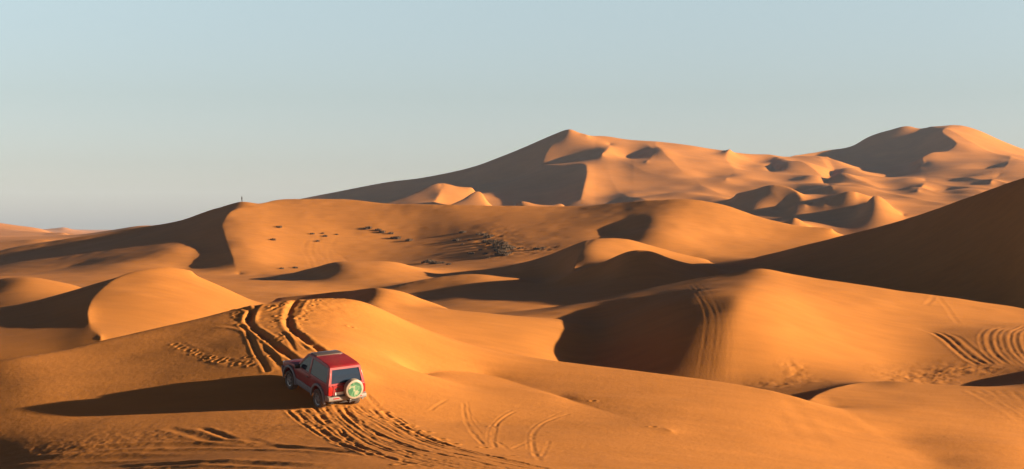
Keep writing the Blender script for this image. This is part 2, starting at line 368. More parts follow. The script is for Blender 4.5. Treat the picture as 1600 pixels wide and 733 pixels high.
def window(P, pad):
    r0, r1 = np.searchsorted(ds, [P[:, 1].min() - pad, P[:, 1].max() + pad])
    q = CX + P[:, 0] / P[:, 1] * F
    m = pad / P[:, 1].min() * F
    c0, c1 = np.searchsorted(pxs, [q.min() - m, q.max() + m])
    return slice(max(r0, 0), min(r1 + 1, NR)), slice(max(c0, 0), min(c1 + 1, NC))

RUT_K, LUMP_K = 0.34, 0.34
def rut(pts, w=0.16, depth=0.09, berm=0.05, rough=0.3, dlo=46, dhi=110, seed=0, lugs=0.0, fade=True):
    depth, berm = depth * RUT_K, berm * RUT_K
    P = curve_world(pts, dlo, dhi, max(0.05, w * 0.35))
    rs, cs = window(P, 4 * w)
    gx, gy = X[rs, cs], Y[rs, cs]
    best = np.full(gx.shape, 1e9, np.float32); idx = np.zeros(gx.shape, np.int32)
    for k in range(len(P)):
        # only the cells near this sample
        rr = np.searchsorted(ds, [P[k, 1] - 4 * w, P[k, 1] + 4 * w]) - rs.start
        px_ = CX + P[k, 0] / P[k, 1] * F; m = 4 * w / P[k, 1] * F
        cc = np.searchsorted(pxs, [px_ - m, px_ + m]) - cs.start
        a, b, c, d = max(rr[0], 0), max(rr[1], 0), max(cc[0], 0), max(cc[1], 0)
        q = (gx[a:b, c:d] - P[k, 0])**2 + (gy[a:b, c:d] - P[k, 1])**2
        better = q < best[a:b, c:d]
        best[a:b, c:d][better] = q[better]; idx[a:b, c:d][better] = k
    dist = np.sqrt(best)
    s_ = np.arange(len(P)) * max(0.05, w * 0.35)
    mod = 1 + rough * 2 * vnoise(s_, s_ * 0 + seed * 3.7, 0.7, seed) + rough * vnoise(s_, s_ * 0, 0.22, seed + 3)
    if lugs:
        mod = mod + lugs * np.sin(s_ * 2 * math.pi / 0.45)
    if fade:
        mod = mod * np.clip(np.minimum(s_ / (6 * w), (s_[-1] - s_) / (6 * w)) + 0.1, 0, 1)
    mm = mod[idx]
    wob = 1 + 0.5 * vnoise(gx, gy, 0.3, seed + 7)
    Zg[rs, cs] += np.where(best < 1e8, mm * (-depth * np.exp(-(dist / w)**2) + berm * wob * np.exp(-((dist - 1.9 * w) / (0.8 * w))**2)), 0)

def pit(p, r=0.13, depth=0.09):
    P = np.array([[p.x, p.y]])
    rs, cs = window(P, 3 * r)
    d2 = np.sqrt((X[rs, cs] - p.x)**2 + (Y[rs, cs] - p.y)**2)
    depth = depth * 0.55
    Zg[rs, cs] += -depth * np.exp(-(d2 / r)**2) + 0.45 * depth * np.exp(-((d2 - 1.8 * r) / (0.7 * r))**2)

def lumps(px, py, rx, ry, amp, scale, dlo, dhi, seed=0, ridged=False):
    """rough, churned sand in a patch round a photo point (rx, ry in metres)"""
    p = ground_at(px, py, dlo, dhi)
    rs, cs = window(np.array([[p.x - 2 * rx, p.y - 2 * ry], [p.x + 2 * rx, p.y + 2 * ry]]), 0.1)
    gx, gy = X[rs, cs], Y[rs, cs]
    m = np.exp(-((gx - p.x) / rx)**2 - ((gy - p.y) / ry)**2)
    n = vnoise(gx, gy, scale, seed) + 0.5 * vnoise(gx, gy, scale * 0.45, seed + 1)
    if ridged:
        n = 0.5 - np.abs(n) * 2
    Zg[rs, cs] += LUMP_K * amp * m * n

# broad unevenness of the far hills and faint unevenness everywhere
far = np.clip((Y - 800) / 200, 0, 1) * np.clip((1750 - Y) / 100, 0, 1)
Zg += far * (3.0 * vnoise(X, Y * 0.8, 70, 1) + 1.2 * vnoise(X, Y, 28, 2))
lit = np.clip(((X / Y * F + CX) - 930) / 60, 0, 1) * far
rdg = lambda sx_, sy_, sd: (0.5 - 2 * np.abs(vnoise(X / sx_ + 0.4 * Y / sy_, Y / sy_, 1.0, sd)))
keep = np.clip(1 - 3.0 * blur(shp.astype(np.float32), 6, 5), 0, 1)
Zg += lit * keep * (3.2 * rdg(70, 420, 11) + 1.4 * rdg(28, 190, 12))
low = np.exp(-((X - 160) / 110)**2 - ((Y - 1060) / 160)**2)
Zg += low * (5.0 * vnoise(X, Y * 0.5, 45, 3) + 3.0 * vnoise(X, Y * 0.6, 18, 4))
mid = np.clip((Y - 105) / 30, 0, 1) * np.clip((700 - Y) / 100, 0, 1)
Zg += mid * (0.25 * vnoise(X, Y, 9, 5) + 0.08 * vnoise(X, Y, 2.5, 6))
near = np.clip((104 - Y) / 4, 0, 1)
Zg += near * (0.05 * vnoise(X, Y, 2.2, 8) + 0.006 * vnoise(X, Y, 0.3, 9))

# deep ruts from the car up to the crest
rut([(372, 479), (384, 482), (391, 488), (387, 500), (394, 512), (406, 520), (426, 536), (452, 556), (480, 580)], 0.17, 0.32, 0.09, 0.35, seed=1, fade=False)
rut([(404, 472), (399, 480), (392, 492), (389, 503)], 0.16, 0.16, 0.10, 0.4, seed=2)
rut([(462, 470), (455, 480), (450, 494), (451, 506), (458, 517), (474, 530), (498, 546), (520, 562)], 0.19, 0.36, 0.09, 0.35, seed=3, fade=False)
rut([(478, 464), (470, 473), (464, 484), (460, 494)], 0.14, 0.14, 0.09, 0.3, seed=4)
rut([(376, 508), (386, 518), (395, 538), (404, 558), (417, 580)], 0.11, 0.12, 0.05, 0.2, seed=5, fade=False)
rut([(400, 522), (415, 532), (432, 546), (447, 560)], 0.10, 0.09, 0.04, 0.3, seed=6)
rut([(404, 526), (418, 546), (430, 562), (440, 578)], 0.13, 0.08, 0.05, 0.6, seed=7)
rut([(440, 518), (452, 532), (461, 550)], 0.09, 0.08, 0.03, 0.2, seed=8)
rut([(456, 524), (470, 538), (482, 548)], 0.09, 0.07, 0.03, 0.2, seed=9)
rut([(340, 508), (360, 510), (380, 513), (400, 521)], 0.2, 0.06, 0.05, 0.4, seed=10)
rut([(408, 488), (420, 486), (430, 482), (440, 476)], 0.12, 0.06, 0.05, 0.6, seed=11)
jit0 = random.Random(4)
for i, (x, y) in enumerate([(369, 491), (374, 496), (366, 494), (430, 484), (436, 498), (436, 494), (428, 504), (422, 512), (424, 520), (434, 526), (436, 534), (433, 530), (426, 528), (419, 534),
                            (423, 558), (434, 564), (438, 570), (420, 556), (444, 478), (432, 476), (428, 480), (448, 473), (440, 470), (452, 470), (474, 495), (476, 501), (479, 491), (466, 508), (468, 512), (482, 486),
                            (488, 478), (494, 474), (486, 472), (500, 468), (504, 466), (510, 465), (492, 470), (530, 465), (546, 510), (472, 522), (462, 500),
                            (342, 562), (350, 560), (345, 566), (361, 564), (376, 570), (365, 571), (386, 568), (390, 564), (388, 558), (394, 572), (372, 566),
                            (272, 538), (280, 541), (286, 544), (293, 546), (300, 549), (306, 551), (312, 555), (318, 556), (326, 557), (332, 560), (338, 563), (300, 553), (322, 560)]):
    pit(ground_at(x + jit0.uniform(-3, 3), y + jit0.uniform(-1.5, 1.5)), jit0.uniform(0.07, 0.13), jit0.uniform(0.05, 0.12))
rut([(268, 536), (290, 545), (320, 557), (350, 564), (385, 574)], 0.25, 0.01, 0.02, 0.9, seed=12)
lumps(440, 490, 3.2, 6, 0.10, 0.5, 60, 110, 20)
lumps(505, 469, 1.5, 2.5, 0.08, 0.35, 60, 110, 21)
# the bundle of tracks behind the car, sweeping away to the right
LOWER = [
    ([(574, 618), (584, 630), (600, 644), (616, 656), (634, 668), (664, 683), (692, 694), (740, 707), (800, 721), (870, 736), (960, 752)], 0.17, 0.16, 0.07),
    ([(560, 634), (584, 650), (612, 664), (640, 676), (676, 690), (720, 703), (780, 717), (860, 735)], 0.12, 0.09, 0.04),
    ([(545, 634), (570, 652), (600, 670), (632, 686), (680, 702), (740, 716), (820, 732), (880, 744)], 0.13, 0.11, 0.05),
    ([(536, 634), (552, 654), (580, 674), (620, 692), (670, 706), (730, 720), (800, 735)], 0.13, 0.11, 0.05),
    ([(522, 634), (540, 656), (570, 678), (610, 698), (660, 712), (720, 726), (780, 738)], 0.14, 0.12, 0.06),
    ([(508, 638), (528, 660), (556, 682), (596, 702), (650, 718), (710, 732), (760, 744)], 0.13, 0.11, 0.05),
    ([(492, 638), (514, 662), (540, 684), (570, 702), (610, 716), (670, 730)], 0.15, 0.14, 0.06),
    ([(476, 640), (500, 662), (530, 684), (560, 700), (600, 714), (650, 728)], 0.14, 0.13, 0.06),
    ([(462, 642), (486, 662), (514, 682), (546, 700), (580, 712)], 0.12, 0.07, 0.05),
    ([(448, 642), (474, 664), (506, 684), (536, 698), (562, 706)], 0.12, 0.07, 0.06),
    ([(582, 640), (604, 658), (630, 674), (660, 690), (700, 702)], 0.10, 0.07, 0.03),
    ([(600, 700), (660, 716), (720, 728), (800, 744)], 0.13, 0.08, 0.04),
]
jit = random.Random(8)
for k, (p, w, dp, bm) in enumerate(LOWER):
    strong = k in (0, 3, 6, 8)
    rut(p, 0.10 if strong else 0.075, 0.085 if strong else 0.04, 0.035 if strong else 0.018, 1.0, seed=30 + k, lugs=0.15, fade=False)
    q = [(x + jit.uniform(5, 10), y + jit.uniform(-1, 1)) for x, y in p]
    rut(q, 0.055, 0.035, 0.012, 1.4, seed=160 + k, lugs=0.3)
for i, (x, y) in enumerate([(602, 644), (620, 654), (641, 664), (652, 675), (665, 676), (664, 682), (687, 686), (708, 694), (640, 666), (494, 670), (625, 727), (590, 652), (612, 660)]):
    pit(ground_at(x, y), 0.13, 0.10)
lumps(540, 660, 2.5, 4, 0.07, 0.25, 50, 90, 40)
lumps(520, 640, 1.6, 0.8, 0.16, 0.3, 60, 90, 41)
# rough ground and long marks at the lower left
rut([(60, 712), (140, 703), (220, 698), (300, 697), (380, 698), (460, 702), (540, 707)], 0.30, 0.05, 0.10, 0.3, dlo=50, seed=50)
rut([(160, 732), (240, 727), (320, 724), (400, 726), (480, 730)], 0.30, 0.10, 0.08, 0.4, dlo=50, seed=51)
rut([(310, 668), (340, 678), (366, 688)], 0.15, 0.12, 0.04, 0.3, seed=52)
rut([(260, 668), (300, 680), (340, 690), (420, 696)], 0.2, 0.06, 0.04, 0.3, seed=53)
rut([(380, 686), (440, 699), (500, 704), (580, 714)], 0.2, 0.06, 0.03, 0.3, seed=54)
rut([(0, 724), (100, 719), (200, 716), (300, 714)], 0.3, 0.05, 0.07, 0.4, dlo=50, seed=55)
lumps(180, 690, 6, 1.6, 0.06, 0.22, 50, 90, 56)
lumps(40, 710, 5, 3.0, 0.05, 0.25, 50, 90, 57)
lumps(330, 724, 4, 1.0, 0.05, 0.2, 50, 90, 58)
# loops in the hollow on the right
for k, (p, w, dp) in enumerate([
    ([(724, 628), (725, 645), (730, 664), (740, 680), (756, 697)], 0.10, 0.05), ([(730, 628), (733, 648), (740, 664), (752, 678)], 0.08, 0.03),
    ([(806, 643), (788, 653), (774, 666), (768, 682), (770, 698)], 0.09, 0.05), ([(800, 640), (778, 654), (766, 668), (762, 684), (764, 700)], 0.08, 0.03),
    ([(890, 646), (864, 655), (846, 664), (834, 678), (832, 694), (838, 714)], 0.11, 0.06), ([(880, 642), (850, 656), (832, 668), (824, 682), (826, 704)], 0.08, 0.03),
    ([(672, 642), (684, 634), (700, 624)], 0.10, 0.06), ([(776, 690), (788, 698), (798, 706)], 0.11, 0.08), ([(800, 702), (812, 696), (824, 691)], 0.10, 0.06),
    ([(777, 662), (775, 672), (772, 686), (774, 700)], 0.08, 0.06), ([(700, 622), (712, 625), (724, 632), (736, 648), (750, 664)], 0.08, 0.025),
    ([(742, 678), (748, 686), (754, 694)], 0.09, 0.07), ([(836, 708), (840, 714), (843, 719)], 0.12, 0.08), ([(858, 690), (852, 704), (844, 716)], 0.09, 0.03)]):
    rut(p, w * 0.7, dp * 0.40, dp * 0.15, 0.8, seed=60 + k)
for x, y in [(926, 626), (756, 700), (798, 712), (770, 668), (690, 688), (1020, 668)]:
    pit(ground_at(x, y), 0.11, 0.07)
# tracks on the right mid dune
for k, (p, w, dp) in enumerate([
    ([(1076, 446), (1090, 462), (1100, 480), (1104, 500), (1101, 530), (1096, 560), (1091, 588)], 0.20, 0.10), ([(1082, 444), (1098, 462), (1112, 484), (1117, 505), (1114, 540), (1108, 590)], 0.18, 0.07),
    ([(1090, 442), (1112, 462), (1124, 490), (1126, 520), (1118, 560), (1114, 592)], 0.18, 0.06), ([(1138, 498), (1141, 530), (1139, 560), (1138, 594)], 0.18, 0.05)]):
    rut(p, w * 0.6, dp * 0.13, dp * 0.06, 0.8, dlo=112, dhi=176, seed=80 + k)
rut([(1436, 513), (1456, 520), (1474, 530), (1492, 545), (1510, 560), (1530, 571)], 0.20, 0.12, 0.05, 0.3, dlo=112, dhi=160, seed=90)
rut([(1446, 514), (1470, 521), (1488, 532), (1506, 548), (1524, 562), (1545, 571)], 0.18, 0.09, 0.04, 0.3, dlo=112, dhi=160, seed=91)
rut([(1470, 519), (1496, 527), (1514, 540), (1534, 556), (1552, 570)], 0.16, 0.05, 0.03, 0.3, dlo=112, dhi=160, seed=92)
for k in range(7):
    o = k * 11 + (k * 7) % 5
    rut([(1556 + o, 512 - k * 0.6), (1540 + o, 517), (1532 + o, 527), (1534 + o, 541), (1544 + o, 556), (1562 + o, 569)], 0.13 + 0.03 * ((k * 3) % 4) / 3, 0.02 + 0.018 * ((k * 5) % 3), 0.02, 0.6, dlo=112, dhi=165, seed=93 + k)
rut([(1460, 461), (1454, 470), (1446, 478)], 0.2, 0.05, 0.02, 0.3, dlo=112, dhi=175, seed=101)
rut([(1464, 462), (1480, 482), (1498, 506)], 0.2, 0.03, 0.02, 0.3, dlo=112, dhi=175, seed=102)
lumps(1242, 578, 1.0, 2.0, 0.35, 0.5, 105, 150, 103)
lumps(1225, 600, 3.5, 2.0, 0.22, 0.6, 100, 150, 104)
lumps(1430, 592, 2.6, 4.0, 0.40, 0.55, 100, 135, 105)
lumps(1500, 580, 3.0, 3.0, 0.35, 0.6, 104, 135, 106)
lumps(990, 486, 2.0, 5.0, 0.10, 0.7, 120, 175, 107)
for k in range(5):
    o = k * 14
    rut([(1512 + o * 1.2, 606 + o * 0.10), (1550 + o * 1.2, 628 + o * 0.25), (1600 + o * 1.2, 662 + o * 0.3)], 0.22, 0.03, 0.02, 0.3, dlo=60, dhi=102, seed=110 + k)
for p in ([(1170, 560), (1220, 600), (1250, 650), (1290, 700)], [(1285, 615), (1320, 640), (1380, 680)], [(1215, 645), (1240, 675), (1260, 690)]):
    rut(p, 0.4, 0.03, 0.01, 0.2, dlo=50, dhi=100, seed=len(FEAT) + int(p[0][0]))
# hummocks where the tussocks grow, ripples on the long dune
lumps(770, 378, 4.5, 14, 0.9, 1.8, 330, 412, 120)
lumps(790, 392, 4.0, 10, 0.8, 1.6, 325, 400, 121)
lumps(840, 390, 5.0, 6, 0.6, 1.6, 325, 400, 122)
lumps(672, 411, 2.5, 4, 0.7, 1.6, 325, 400, 123)
for k, (a_, b_) in enumerate([(0, 0), (13, 9), (21, 26), (40, 33), (46, 58)]):
    rut([(480 + a_, 374 - k % 3 * 4), (474 + a_, 390), (484 + b_, 408), (498 + b_, 424)], 0.4, 0.03, 0.015, 0.8, dlo=320, dhi=412, seed=130 + k)

def grid_mesh(name, X, Y, Zz):
    nr, nc = Zz.shape
    me = bpy.data.meshes.new(name)
    co = np.stack([X, Y, Zz], -1).astype(np.float32).reshape(-1)
    i = np.arange(nr * nc).reshape(nr, nc)
    q = np.stack([i[:-1, :-1], i[:-1, 1:], i[1:, 1:], i[1:, :-1]], -1).reshape(-1).astype(np.int32)
    nf = len(q) // 4
    me.vertices.add(nr * nc); me.vertices.foreach_set('co', co)
    me.loops.add(len(q)); me.loops.foreach_set('vertex_index', q)
    me.polygons.add(nf)
    me.polygons.foreach_set('loop_start', np.arange(0, len(q), 4, dtype=np.int32))
    me.polygons.foreach_set('loop_total', np.full(nf, 4, np.int32))
    me.polygons.foreach_set('use_smooth', np.ones(nf, bool))
    me.update(calc_edges=True)
    return me

def new_mat(name):
    m = bpy.data.materials.new(name); m.use_nodes = True
    return m, m.node_tree, m.node_tree.nodes['Principled BSDF']

def sand_material():
    m, nt, b = new_mat('sand')
    N, L = nt.nodes, nt.links
    geo = N.new('ShaderNodeNewGeometry')
    n1 = N.new('ShaderNodeTexNoise'); n1.inputs['Scale'].default_value = 0.05; n1.inputs['Detail'].default_value = 6
    L.new(geo.outputs['Position'], n1.inputs['Vector'])
    cr = N.new('ShaderNodeValToRGB')
    cr.color_ramp.elements[0].position = 0.3; cr.color_ramp.elements[0].color = (0.455, 0.164, 0.030, 1)
    cr.color_ramp.elements[1].position = 0.7; cr.color_ramp.elements[1].color = (0.53, 0.196, 0.038, 1)
    L.new(n1.outputs[0], cr.inputs[0])
    n3 = N.new('ShaderNodeTexNoise'); n3.inputs['Scale'].default_value = 0.5; n3.inputs['Detail'].default_value = 8; n3.inputs['Roughness'].default_value = 0.65
    mp = N.new('ShaderNodeMapping'); mp.inputs['Scale'].default_value = (0.5, 1.6, 1.0); mp.inputs['Rotation'].default_value = (0, 0, 0.5)
    L.new(geo.outputs['Position'], mp.inputs[0]); L.new(mp.outputs[0], n3.inputs['Vector'])
    mr = N.new('ShaderNodeMapRange'); mr.inputs[1].default_value = 0.35; mr.inputs[2].default_value = 0.65; mr.inputs[3].default_value = 0.93; mr.inputs[4].default_value = 1.05
    L.new(n3.outputs[0], mr.inputs[0])
    mv = N.new('ShaderNodeVectorMath'); mv.operation = 'SCALE'
    L.new(cr.outputs[0], mv.inputs[0]); L.new(mr.outputs[0], mv.inputs['Scale'])
    L.new(mv.outputs[0], b.inputs['Base Color'])
    b.inputs['Roughness'].default_value = 0.95
    b.inputs['Specular IOR Level'].default_value = 0.1
    n2 = N.new('ShaderNodeTexNoise'); n2.inputs['Scale'].default_value = 5.0; n2.inputs['Detail'].default_value = 5; n2.inputs['Roughness'].default_value = 0.6
    L.new(geo.outputs['Position'], n2.inputs['Vector'])
    bp = N.new('ShaderNodeBump'); bp.inputs['Strength'].default_value = 0.45; bp.inputs['Distance'].default_value = 0.04
    L.new(n2.outputs[0], bp.inputs['Height']); L.new(bp.outputs[0], b.inputs['Normal'])
    return m

MAT_SAND = sand_material()
terrain = bpy.data.objects.new('sand_dunes', grid_mesh('sand_dunes', X, Y, Zg))
terrain.data.materials.append(MAT_SAND)
COL.objects.link(terrain)
terrain['kind'] = 'structure'

# ------------------------------------------------------------------ the air
def box_mesh(name, lo, hi):
    bm = bmesh.new()
    bmesh.ops.create_cube(bm, size=1.0)
    for v in bm.verts:
        v.co = Vector([lo[i] + (v.co[i] + 0.5) * (hi[i] - lo[i]) for i in range(3)])
    me = bpy.data.meshes.new(name); bm.to_mesh(me); bm.free()
    return me
hz = bpy.data.objects.new('haze', box_mesh('haze', (-7200, -60, float(Zg.min()) - 1.0), (7200, 5400, float(Zg.max()) + 8.0)))
COL.objects.link(hz)
hz['kind'] = 'stuff'
hm = bpy.data.materials.new('haze'); hm.use_nodes = True
hm.node_tree.nodes.clear()
ho = hm.node_tree.nodes.new('ShaderNodeOutputMaterial')
hv = hm.node_tree.nodes.new('ShaderNodeVolumePrincipled')
hv.inputs['Color'].default_value = (0.62, 0.78, 1.0, 1)
hv.inputs['Density'].default_value = 5.5e-5
hm.node_tree.links.new(hv.outputs[0], ho.inputs['Volume'])
hz.data.materials.append(hm)


# ------------------------------------------------------------------ helpers for built objects
def obj(name, bm, mat, parent=None, smooth=True, angle=35, label=None):
    me = bpy.data.meshes.new(name)
    bmesh.ops.recalc_face_normals(bm, faces=bm.faces)
    bm.to_mesh(me); bm.free()
    for m in (mat if isinstance(mat, (list, tuple)) else [mat]):
        me.materials.append(m)
    if smooth:
        me.polygons.foreach_set('use_smooth', np.ones(len(me.polygons), bool))
        me.set_sharp_from_angle(angle=R(angle))
    o = bpy.data.objects.new(name, me); COL.objects.link(o)
    if parent: o.parent = parent
    if label: o['label'] = label
    return o

def bevel(bm, off, seg=2, angle=30):
    es = [e for e in bm.edges if len(e.link_faces) == 2 and e.calc_face_angle() > R(angle)]
    bmesh.ops.bevel(bm, geom=es, offset=off, segments=seg, affect='EDGES', profile=0.6, clamp_overlap=True)
    return bm

def extrude_x(poly, x0, x1, fx=None):
    """polygon in (y, z) made solid between x0 and x1; fx(z) scales x"""
    bm = bmesh.new()
    f = fx or (lambda z: 1.0)
    a = [bm.verts.new((x0 * f(z), y, z)) for y, z in poly]
    b = [bm.verts.new((x1 * f(z), y, z)) for y, z in poly]
    n = len(poly)
    bm.faces.new(a); bm.faces.new(b[::-1])
    for i in range(n):
        bm.faces.new((a[i], b[i], b[(i + 1) % n], a[(i + 1) % n]))
    bmesh.ops.recalc_face_normals(bm, faces=bm.faces)
    return bm

def add_box(bm, lo, hi):
    v = [bm.verts.new((x, y, z)) for x in (lo[0], hi[0]) for y in (lo[1], hi[1]) for z in (lo[2], hi[2])]
    for q in ((0, 1, 3, 2), (4, 6, 7, 5), (0, 4, 5, 1), (2, 3, 7, 6), (0, 2, 6, 4), (1, 5, 7, 3)):
        bm.faces.new([v[i] for i in q])
    return bm

def box_bm(lo, hi, bev=0.0, seg=2):
    bm = add_box(bmesh.new(), lo, hi)
    bmesh.ops.recalc_face_normals(bm, faces=bm.faces)
    return bevel(bm, bev, seg) if bev else bm

def lathe_x(prof, n=40, cx=0, cy=0, cz=0, bm=None):
    """profile [(x, r)...] turned about the x axis"""
    bm = bm or bmesh.new()
    rings = []
    for x, r in prof:
        rings.append([bm.verts.new((cx + x, cy + r * math.cos(2 * math.pi * k / n), cz + r * math.sin(2 * math.pi * k / n))) for k in range(n)])
    for a, b in zip(rings[:-1], rings[1:]):
        for k in range(n):
            bm.faces.new((a[k], a[(k + 1) % n], b[(k + 1) % n], b[k]))
    return bm

def plain(name, col, rough=0.5, metal=0.0, spec=0.5, coat=0.0, noise=0.0, scale=6.0, dust=0.0):
    m, nt, b = new_mat(name)
    N, L = nt.nodes, nt.links
    tcn = N.new('ShaderNodeTexCoord')
    nz = N.new('ShaderNodeTexNoise'); nz.inputs['Scale'].default_value = scale; nz.inputs['Detail'].default_value = 5
    L.new(tcn.outputs['Object'], nz.inputs['Vector'])
    cr = N.new('ShaderNodeValToRGB')
    k = 1 - noise
    cr.color_ramp.elements[0].position = 0.35; cr.color_ramp.elements[0].color = (col[0] * k, col[1] * k, col[2] * k, 1)
    cr.color_ramp.elements[1].position = 0.65; cr.color_ramp.elements[1].color = (*col, 1)
    L.new(nz.outputs[0], cr.inputs[0])
    out = cr.outputs[0]
    if dust:
        n2 = N.new('ShaderNodeTexNoise'); n2.inputs['Scale'].default_value = 2.2; n2.inputs['Detail'].default_value = 6
        L.new(tcn.outputs['Object'], n2.inputs['Vector'])
        mr = N.new('ShaderNodeMapRange'); mr.inputs[1].default_value = 0.4; mr.inputs[2].default_value = 0.75; mr.inputs[3].default_value = dust * 0.3; mr.inputs[4].default_value = dust
        L.new(n2.outputs[0], mr.inputs[0])
        mxn = N.new('ShaderNodeMix'); mxn.data_type = 'RGBA'
        L.new(mr.outputs[0], mxn.inputs[0]); L.new(out, mxn.inputs[6]); mxn.inputs[7].default_value = (0.40, 0.22, 0.10, 1)
        out = mxn.outputs[2]
    L.new(out, b.inputs['Base Color'])
    b.inputs['Roughness'].default_value = rough
    b.inputs['Metallic'].default_value = metal
    b.inputs['Specular IOR Level'].default_value = spec
    b.inputs['Coat Weight'].default_value = coat
    b.inputs['Coat Roughness'].default_value = 0.15
    return m

M_RED = plain('red_paint', (0.27, 0.006, 0.014), 0.42, spec=0.35, coat=0.15, noise=0.25, dust=0.13)
M_GREY = plain('grey_cladding', (0.13, 0.135, 0.155), 0.5, noise=0.15, dust=0.2)
M_BUMP = plain('bumper_grey', (0.20, 0.18, 0.16), 0.5, noise=0.2, dust=0.3)
M_BLACK = plain('black_plastic', (0.018, 0.018, 0.020), 0.55, noise=0.2, dust=0.08)
M_RUB = plain('rubber', (0.025, 0.024, 0.024), 0.85, noise=0.3, dust=0.35)
M_ALLOY = plain('alloy', (0.45, 0.45, 0.46), 0.35, metal=0.8, noise=0.1, dust=0.3)
M_LAMP = plain('red_lens', (0.45, 0.012, 0.010), 0.15, coat=0.8, noise=0.1)
M_CLEAR = plain('clear_lens', (0.75, 0.75, 0.72), 0.12, coat=0.8, noise=0.1)
M_SEAT = plain('seat_cloth', (0.10, 0.10, 0.11), 0.9, noise=0.2)
M_PLATE = plain('plate_white', (0.75, 0.73, 0.66), 0.4, noise=0.1)

def glass_mat(name='tinted_glass', tint=(0.05, 0.08, 0.13)):
    m, nt, b = new_mat(name)
    N, L = nt.nodes, nt.links
    b.inputs['Base Color'].default_value = (0.025, 0.04, 0.065, 1)
    b.inputs['Roughness'].default_value = 0.06
    b.inputs['IOR'].default_value = 1.5
    b.inputs['Specular IOR Level'].default_value = 0.35
    tr_ = N.new('ShaderNodeBsdfTransparent'); tr_.inputs[0].default_value = (*tint, 1)
    mixs = N.new('ShaderNodeMixShader'); mixs.inputs[0].default_value = 0.72
    L.new(tr_.outputs[0], mixs.inputs[1]); L.new(b.outputs[0], mixs.inputs[2])
    L.new(mixs.outputs[0], N['Material Output'].inputs['Surface'])
    return m
M_GLASS = glass_mat()

def cover_mat():
    """white vinyl with mottled green leaf-like shapes"""
    m, nt, b = new_mat('cover_print')
    N, L = nt.nodes, nt.links
    tcn = N.new('ShaderNodeTexCoord')
    vo = N.new('ShaderNodeTexNoise'); vo.inputs['Scale'].default_value = 5.0; vo.inputs['Detail'].default_value = 2; vo.inputs['Distortion'].default_value = 1.2
    L.new(tcn.outputs['Object'], vo.inputs['Vector'])
    cr = N.new('ShaderNodeValToRGB')
    E = cr.color_ramp.elements
    E[0].position = 0.40; E[0].color = (0.03, 0.12, 0.05, 1)
    E[1].position = 0.70; E[1].color = (0.34, 0.29, 0.17, 1)
    e = E.new(0.50); e.color = (0.08, 0.20, 0.09, 1)
    e = E.new(0.60); e.color = (0.20, 0.26, 0.14, 1)
    L.new(vo.outputs[0], cr.inputs[0]); L.new(cr.outputs[0], b.inputs['Base Color'])
    b.inputs['Roughness'].default_value = 0.45
    return m

# ------------------------------------------------------------------ the off-road car
def lean(z):            # half-width of the cabin as a fraction of its base
    return 1.0 - 0.19 * max(0.0, (z - 1.12)) / 0.74

